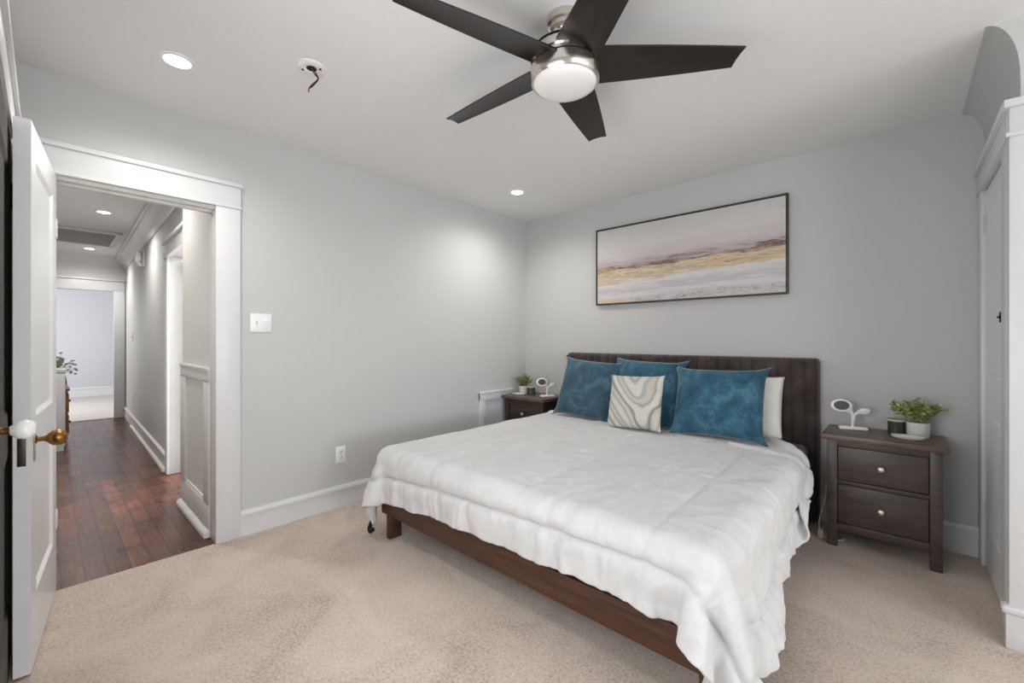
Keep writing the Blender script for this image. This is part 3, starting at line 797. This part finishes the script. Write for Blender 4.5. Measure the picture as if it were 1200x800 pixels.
xl, xr, yh_, yf_ = RS[..., 0].min(), RS[..., 0].max(), RS[..., 1].max(), RS[..., 1].min()
dl = RS[..., 0]-RS[0:1, :, 0]; dr = RS[-1:, :, 0]-RS[..., 0]; df = RS[..., 1]-RS[:, -1:, 1]
edge = np.minimum(np.minimum(dl, dr), df)
hem = np.minimum(edge, RS[:, 0:1, 1]-RS[..., 1])
BS = .145
def groove(d, wd): return np.exp(-(d/wd)**2)
puff = np.zeros((nx, ny))
seam_d = np.abs(edge-BS)
puff -= .020*groove(seam_d, .007) + .011*groove(seam_d, .028)
inner = edge > BS
for xs_ in (1.19, 1.78, 2.36): puff -= np.where(inner, .005*groove(RS[..., 0]-xs_, .005)+.003*groove(RS[..., 0]-xs_, .03), 0)
for ys_ in (-.72, -1.38): puff -= np.where(inner, .004*groove(RS[..., 1]-ys_, .005)+.002*groove(RS[..., 1]-ys_, .03), 0)
nz = np.zeros((nx, ny))
for i in range(nx):
    for j in range(ny):
        a, c_ = RS[i, j]; e = edge[i, j]
        n1 = noise.noise((a*2.4+3, c_*2.0, 1.3))
        n2 = noise.noise((a*7+noise.noise((a*3, c_*3, 9))*1.6, c_*4+noise.noise((a*3, c_*3, 4))*1.6, 2.1))
        n3 = 1-abs(noise.noise((a*5.2+1.6*n1+c_*2.2, c_*5.0-a*2.0+1.2*n1, 5.7)))*2
        v_ = .009*n1 + .0045*n2 + .006*max(0, n3-.5) + .0018*noise.noise((a*17+3*n1, c_*11+4*n2, 6.6))
        # gathers between border seam and hem, puckers running across the seam
        s_ = a if df[i, j] <= min(dl[i, j], dr[i, j]) else c_
        wob = .05*noise.noise((a*6, c_*6, 12.5))
        if e < BS+.05:
            wgt = min(1, max(0, (BS+.05-e)/.08))
            v_ += wgt*(.017*noise.noise(((s_+wob)*9, e*2.2, 8.2)) + .010*noise.noise(((s_+wob)*24, e*4, 3.1)))
        pk = math.exp(-((e-BS)/.075)**2)
        v_ += pk*.006*(1-abs(noise.noise(((s_+wob)*26, e*3, 17.3)))*2)*(.4+max(0, noise.noise((s_*3, 2, 1))+.3))
        # radiating fine creases of the top
        cr = 1-abs(noise.noise((a*9+2.5*n1-c_*3.5, c_*4.2+a*5+2*n1, 21.7)))*3.2
        v_ += .0045*max(0, cr)*max(0, .35+noise.noise((a*1.7, c_*1.7, 30.1)))
        nz[i, j] = v_
fade = np.clip(hem/.02, 0, 1)
tv = gv/np.maximum(np.linalg.norm(gv, axis=-1, keepdims=True), 1e-9); tu = gu/np.maximum(np.linalg.norm(gu, axis=-1, keepdims=True), 1e-9)
def scal(arr, ph): return np.array([.011*noise.noise((q*8.5, ph, .3)) + .006*abs(noise.noise((q*21, ph, 4.3))) for q in arr])
wf = np.exp(-df/.05); wl_ = np.exp(-dl/.05); wr_ = np.exp(-dr/.05)
P = P + tv*(scal(RS[:, -1, 0], 1.1)[:, None]*wf)[..., None] - tu*(scal(RS[0, :, 1], 5.1)[None, :]*wl_)[..., None] + tu*(scal(RS[-1, :, 1], 9.1)[None, :]*wr_)[..., None]
P[..., 0] += .075*np.exp(-((P[..., 1]+1.74)/.20)**2)*np.exp(-(dr/.17)**2)
P = P + nr*(np.maximum(puff+nz+.010, -.016)[..., None])
bm = bmesh.new(); vs_ = [[bm.verts.new(tuple(P[i, j])) for j in range(ny)] for i in range(nx)]
for i in range(nx-1):
    for j in range(ny-1): bm.faces.new((vs_[i][j], vs_[i][j+1], vs_[i+1][j+1], vs_[i+1][j]))
bm.normal_update()
if sum(f.normal.z for f in bm.faces) < 0: bmesh.ops.reverse_faces(bm, faces=bm.faces[:])
bb = B(); bb.bm.free(); bb.bm = bm
cf = bb.obj('comforter', 'comforter', None, 180)
md = cf.modifiers.new('thick', 'SOLIDIFY'); md.thickness = .012; md.offset = -1; md.use_even_offset = False; md.use_quality_normals = False
tag(cf, 'white quilted comforter spread over the bed and hanging over its foot', 'comforter')
# black loop at the left corner and care label
cl = Vector(P[1, -2])
B().tube(bez([cl+Vector((-.020, .01, .010)), cl+Vector((-.026, -.002, -.028)), cl+Vector((.000, -.012, -.040)), cl+Vector((.028, -.010, -.022))], 8), [.014]*25, 10).obj('black_corner_loop', 'black', cf)

# ------------------------------------------------------------------ pillows
def cushion(name, wd, ht, th, mat, label, loc, lean, yaw, roll=0, ears=.06, seed=1, cat='pillow', group=None, pinch=.022):
    """stands on its lower edge: x across, z up; leaning back by lean"""
    t = bmesh.new(); n = 34; front = {}; back = {}
    for i in range(n+1):
        for j in range(n+1):
            a = -1+2*i/n; c = -1+2*j/n
            a = math.copysign(abs(a)**.85, a); c = math.copysign(abs(c)**.85, c)
            p = (1-abs(a)**2.6)*(1-abs(c)**2.6)
            h = th/2*max(p, 0)**.52
            cr = (abs(a)*abs(c))**9
            x = wd/2*a*(1-pinch*(1-c*c))*(1+ears*cr); z = ht/2*c*(1-pinch*(1-a*a))*(1+ears*cr)
            w1 = noise.noise((x*5+seed*3.1, z*5, seed)); w2 = noise.noise((x*14+seed, z*14, seed*1.7))
            edge = max(abs(a), abs(c))
            wr = noise.noise((a*9+seed, c*9, seed*2.3))*edge**3
            k = min(1, p*4)
            sag = -.012*(1-c)*(1-a*a)*0
            fold = max(0, 1-abs(noise.noise((x*11+seed*5+z*6, z*7-x*4, seed*.7)))*3.5)*edge**2
            y = -h - (.012*w1 + .005*w2 + .012*wr + .007*fold)*k
            front[i, j] = t.verts.new((x, y, z+sag))
            if i in (0, n) or j in (0, n): back[i, j] = front[i, j]
            else: back[i, j] = t.verts.new((x, h*.9 + .008*noise.noise((x*5, z*5, seed+9))*k, z+sag))
    for i in range(n):
        for j in range(n):
            t.faces.new((front[i, j], front[i+1, j], front[i+1, j+1], front[i, j+1]))
            t.faces.new((back[i, j], back[i, j+1], back[i+1, j+1], back[i+1, j]))
    bmesh.ops.recalc_face_normals(t, faces=t.faces[:])
    bb = B(); bb.bm.free(); bb.bm = t
    o = bb.obj(name, mat, None, 180)
    # origin at the centre; sits with its lower edge on loc
    rot = Matrix.Rotation(yaw, 4, 'Z') @ Matrix.Rotation(-lean, 4, 'X') @ Matrix.Rotation(roll, 4, 'Y')
    o.matrix_world = T(*loc) @ rot @ T(0, 0, ht/2)
    tag(o, label, cat, group)
    return o
D = math.radians
cushion('bed_pillow', .62, .42, .15, 'pillow_white', 'white pillow behind the rightmost teal cushion against the headboard', (2.17, -.335, .575), D(20), D(2), D(-1), .02, 1, 'pillow')
cushion('throw_pillow', .545, .50, .17, 'teal_dark', 'dusty dark teal velvet cushion, leftmost of the three', (1.055, -.50, .575), D(20), D(4), D(4), .12, 2, 'cushion', 'teal velvet cushions')
cushion('throw_pillow', .575, .50, .17, 'teal', 'teal velvet cushion partly hidden behind the marbled cushion', (1.545, -.43, .580), D(17), D(-2), D(1.5), .12, 3, 'cushion', 'teal velvet cushions')
cushion('throw_pillow', .565, .47, .18, 'teal', 'bright teal velvet cushion in front of the white pillow', (2.135, -.55, .580), D(20), D(2), D(-1), .13, 4, 'cushion', 'teal velvet cushions')
cushion('marbled_pillow', .41, .40, .13, 'marble', 'small grey and white marbled cushion in front of the teal cushions', (1.60, -.665, .575), D(17), D(2), D(-2), .05, 5, 'cushion')

# ------------------------------------------------------------------ nightstands
def nightstand(label, loc, mats):
    body, top = mats
    t = thing('nightstand', label, 'nightstand', loc, 0, 'matching two-drawer nightstands')
    W, DP, Z = .262, .372, .667           # half width of the case, depth, height (front at -y)
    B().box((-.273, -.400, Z-.030), (.273, 0, Z), .004).obj('table_top', top, t)
    for sx in (-1, 1):
        for y0 in (-.372, -.058):
            x0, x1 = sorted((sx*.247, sx*.197))
            b = B().box((x0, y0, 0), (x1, y0+.048, Z-.028), .003)
            b.obj('leg', body, t)
        x0, x1 = sorted((sx*.240, sx*.222))
        B().box((x0, -.325, .10), (x1, -.055, Z-.028), .001).obj('side_panel', body, t)
    B().box((-.198, -.366, Z-.068), (.198, -.345, Z-.028), .001).obj('front_rail', body, t)
    B().box((-.198, -.366, .375), (.198, -.345, .397), .001).obj('front_rail', body, t)
    B().box((-.198, -.366, .096), (.198, -.345, .142), .001).obj('front_rail', body, t)
    B().box((-.225, -.03, .10), (.225, -.016, Z-.028)).obj('back_panel', body, t)
    B().box((-.222, -.345, .096), (.222, -.03, .108)).obj('bottom_panel', body, t)
    for z0, z1 in ((.146, .371), (.401, .596)):
        d = B().box((-.194, -.364, z0), (.194, -.345, z1), .003).box((-.185, -.346, z0+.01), (.185, -.05, z1-.02)).obj('drawer', body, t)
        B().lathe([(0, 0), (.008, 0), (.007, .012), (.012, .018), (.0165, .024), (.016, .030), (.010, .034), (0, .0355)], 20, T(0, -.364, (z0+z1)/2) @ ROTX(PI/2)).obj('knob', 'ns_knob', d)
    return t
NR = (2.972, -.018, 0); NL = (.300, -.018, 0)
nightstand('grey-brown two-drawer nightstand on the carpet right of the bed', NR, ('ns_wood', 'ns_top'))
nightstand('grey-brown two-drawer nightstand with painted-in shade in the corner left of the bed', NL, ('ns_shaded', 'ns_top'))
ZT = .667
def charger(label, loc, rz):
    t = thing('charging_stand', label, 'charging stand', loc, rz, 'white leaf-shaped charging stands')
    B().box((-.075, -.030, 0), (.070, .030, .020), .009, 3).obj('base', 'white_plastic', t)
    B().tube(bez([(-.004, 0, .016), (-.004, 0, .07), (-.010, 0, .115), (-.030, -.004, .150)], 8), [.0085]*25, 12).tube(bez([(.0, 0, .06), (.008, 0, .095), (.026, 0, .112)], 8), [.0075]*17, 12).obj('stem', 'white_plastic', t)
    q = T(-.062, -.008, .148) @ ROTX(D(-12)) @ ROTZ(0)
    b = B(); b.lathe([(0, .008), (.044, .008), (.050, .004), (.050, -.004), (.044, -.008), (0, -.008)], 32, q @ Matrix.Diagonal((1.1, 1, .80, 1)) @ ROTX(PI/2))
    b.prism([(-.06, -.005, .190), (-.02, -.005, .176), (-.004, -.005, .13), (-.012, -.005, .10), (-.05, -.005, .110)], (0, .010, 0), .003)
    pad = b.obj('charging_pad', 'white_plastic', t)
    B().lathe([(0, .0105), (.036, .010), (.037, .006), (0, .006)], 32, q @ Matrix.Diagonal((1.1, 1, .80, 1)) @ ROTX(PI/2)).obj('pad_disc', 'disc_grey', pad)
    B().prism([(.008, -.006, .095), (.020, -.006, .122), (.040, -.006, .136), (.074, -.006, .137), (.083, -.006, .126), (.078, -.006, .108), (.055, -.006, .098), (.03, -.006, .100)], (0, .012, 0), .004).obj('leaf_rest', 'white_plastic', t)
    return t
charger('white leaf-shaped charging stand on the nightstand right of the bed', (2.835, -.150, ZT), D(14))
charger('white leaf-shaped charging stand on the nightstand left of the bed', (.475, -.225, ZT), D(58))

def plant(label, loc, kind):
    t = thing('potted_plant', label, 'potted plant', loc, random.uniform(0, 6), 'white potted plants on the nightstands')
    r = .052 if kind == 'round' else .044
    B().lathe([(0, 0), (r*.92, 0), (r*.96, .004), (r, .085), (r*.93, .085), (r*.90, .070), (0, .070)], 32).obj('pot', 'ceramic', t)
    B().lathe([(0, .074), (r*.6, .073), (r*.905, .069), (r*.905, .066), (0, .066)], 24).obj('soil', paint('potting_soil', (60, 46, 36), .95, .2, .5, 60), t)
    b = B(); rn = random.Random(11 if kind == 'round' else 5)
    if kind == 'round':
        for s in range(46):
            a = rn.uniform(0, 2*PI); out = rn.uniform(.01, .115); hz = rn.uniform(.03, .115)*(1.15-out*4)
            base = Vector((math.cos(a)*.02, math.sin(a)*.02, .07)); tip = Vector((math.cos(a)*out, math.sin(a)*out, .08+hz+.02))
            mid = (base+tip)/2 + Vector((0, 0, .02))
            pts = bez([base, mid, tip], 5); b.tube(pts, .0012, 5)
            for k in range(3, len(pts)):
                for side in (-1, 1):
                    p = pts[k]; rr = rn.uniform(.011, .0165)
                    m = T(*p) @ ROTZ(a+side*1.3+rn.uniform(-.5, .5)) @ ROTY(rn.uniform(-1.2, .4)) @ T(rr, 0, 0) @ Matrix.Diagonal((rr, rr*.8, rr*.16, 1))
                    b.lathe([(0, 1), (.7, .6), (1, 0), (.7, -.6), (0, -1)], 7, m)
    else:
        for s in range(80):
            a = rn.uniform(0, 2*PI); out = rn.uniform(.01, .105); hz = rn.uniform(.06, .145)*(1.15-out*4)
            base = Vector((math.cos(a)*.016, math.sin(a)*.016, .07)); tip = Vector((math.cos(a)*out, math.sin(a)*out, .075+hz))
            mid = (base+tip)/2 + Vector((math.cos(a)*-.006, math.sin(a)*-.006, .012))
            pts = bez([base, mid, tip], 5); n = len(pts)
            b.tube(pts, [.0062*math.sin(PI*min(.98, .12+.86*k/(n-1)))+.0006 for k in range(n)], 6)
    b.obj('foliage', 'leaf' if kind == 'round' else 'leaf2', t, 60)
    return t
plant('round-leaved green plant in a white pot on the right nightstand', (3.130, -.150, ZT), 'round')
plant('spiky green plant in a white pot on the left nightstand', (.155, -.215, ZT), 'spiky')
def candle(label, loc):
    t = thing('candle', label, 'candle', loc, 0, 'green glass candles on the nightstands')
    B().lathe([(0, 0), (.038, 0), (.041, .004), (.041, .078), (.038, .078), (.038, .06), (0, .06)], 32).obj('glass_jar', 'green_glass', t)
    B().lathe([(0, .064), (.0375, .064), (.0375, .056), (0, .056)], 24).obj('wax', 'wax', t)
    B().lathe([(.0375, .076), (.043, .076), (.043, .087), (.0375, .087)], 32).obj('rim', 'wax', t)
    B().tube([(0, 0, .06), (.001, 0, .075)], .0012, 6).obj('wick', 'black', t)
    return t
candle('dark green candle jar beside the round-leaved plant on the right nightstand', (3.035, -.115, ZT))
candle('green candle jar beside the spiky plant on the left nightstand', (.252, -.205, ZT))
def dish(label, loc, rz):
    t = thing('trinket_dish', label, 'dish', loc, rz, 'white dishes on the nightstands')
    q = Matrix.Diagonal((1.0, .55, 1, 1))
    B().lathe([(0, 0), (.055, 0), (.068, .006), (.073, .016), (.068, .017), (.060, .011), (0, .009)], 36, q).obj('bowl', 'ceramic', t)
    B().lathe([(.066, .0155), (.0735, .0155), (.0735, .019), (.066, .019)], 36, q).obj('rim', 'ceramic', t)
    return t
dish('flat white oval dish in front of the plant on the right nightstand', (3.085, -.262, ZT), D(0))
dish('flat white oval dish in front of the plant on the left nightstand', (.165, -.300, ZT), D(25))

# charging cable between bed and nightstand
t = thing('charging_cable', 'white charging cable and adapter on the carpet by the right nightstand', 'cable', (2.70, -.30, 0))
B().tube(bez([(-.005, .20, .30), (.000, .10, .24), (-.012, .02, .16), (-.022, -.012, .09), (-.012, -.02, .03), (.02, -.03, .012), (.07, -.02, .010), (.10, .04, .008), (.06, .12, .008)], 10), .0035, 8).obj('cord', 'cord', t)
B().box((-.028, -.022, .0), (.0, .006, .052), .005, 2).obj('adapter', 'white_plastic', t)

# ------------------------------------------------------------------ hallway furniture
t = thing('half_wall_cabinet', 'white panelled cabinet at the hallway side behind the open door', 'cabinet', (-4.0, -3.81, 0))
B().box((-.21, -.12, .05), (.21, .39, .87), .003).obj('body', 'trim', t)
B().box((-.22, -.13, .87), (.22, .40, .905), .005).obj('cabinet_top', 'trim', t)
B().box((-.20, -.11, 0), (.20, .38, .05)).obj('plinth', 'trim', t)
B().box((.205, -.02, .16), (.216, .33, .78), .003).obj('end_panel', 'trim_grey', t)
t = thing('dresser', 'orange-brown wooden dresser in the hallway past the white cabinet', 'dresser', (-4.62, -3.89, 0))
B().box((-.35, 0, .06), (.35, .50, .62), .006).obj('body', 'oak', t)
B().box((-.37, -.01, .62), (.37, .52, .65), .010, 3).obj('dresser_top', 'oak', t)
for z in (.10, .36):
    d = B().box((-.31, .498, z), (.31, .512, z+.22), .003).box((.346, .05, z), (.356, .46, z+.22), .003).obj('drawer', M['oak'], t)
    B().lathe([(0, 0), (.008, 0), (.014, .02), (0, .026)], 14, T(0, .512, z+.11) @ ROTX(-PI/2)).obj('knob', 'iron', d)
for x in (-.33, .29):
    for y in (.01, .45): B().box((x, y, 0), (x+.04, y+.04, .07), .003).obj('leg', 'oak', t)
t = thing('dried_flowers', 'vase of grey and cream dried flowers on the hallway dresser', 'flowers', (-4.48, -3.46, .65))
B().lathe([(0, 0), (.05, 0), (.07, .05), (.06, .13), (.035, .17), (.04, .19), (.030, .19), (.03, .17), (0, .16)], 24).obj('vase', M['disc_grey'], t)
b = B(); rn = random.Random(2)
for s in range(70):
    a = rn.uniform(0, 2*PI); out = rn.uniform(.02, .16); z = rn.uniform(.24, .44) - out*.7
    tip = Vector((math.cos(a)*out, math.sin(a)*out, z)); b.tube([(0, 0, .17), tip*.5+Vector((0, 0, .12)), tip], .0016, 5)
    b.lathe([(0, .9), (.8, .5), (1, 0), (.6, -.7), (0, -1)], 7, T(*tip) @ Matrix.Diagonal((.016, .016, .012, 1)))
b.obj('flower_heads', 'leaf3', t)
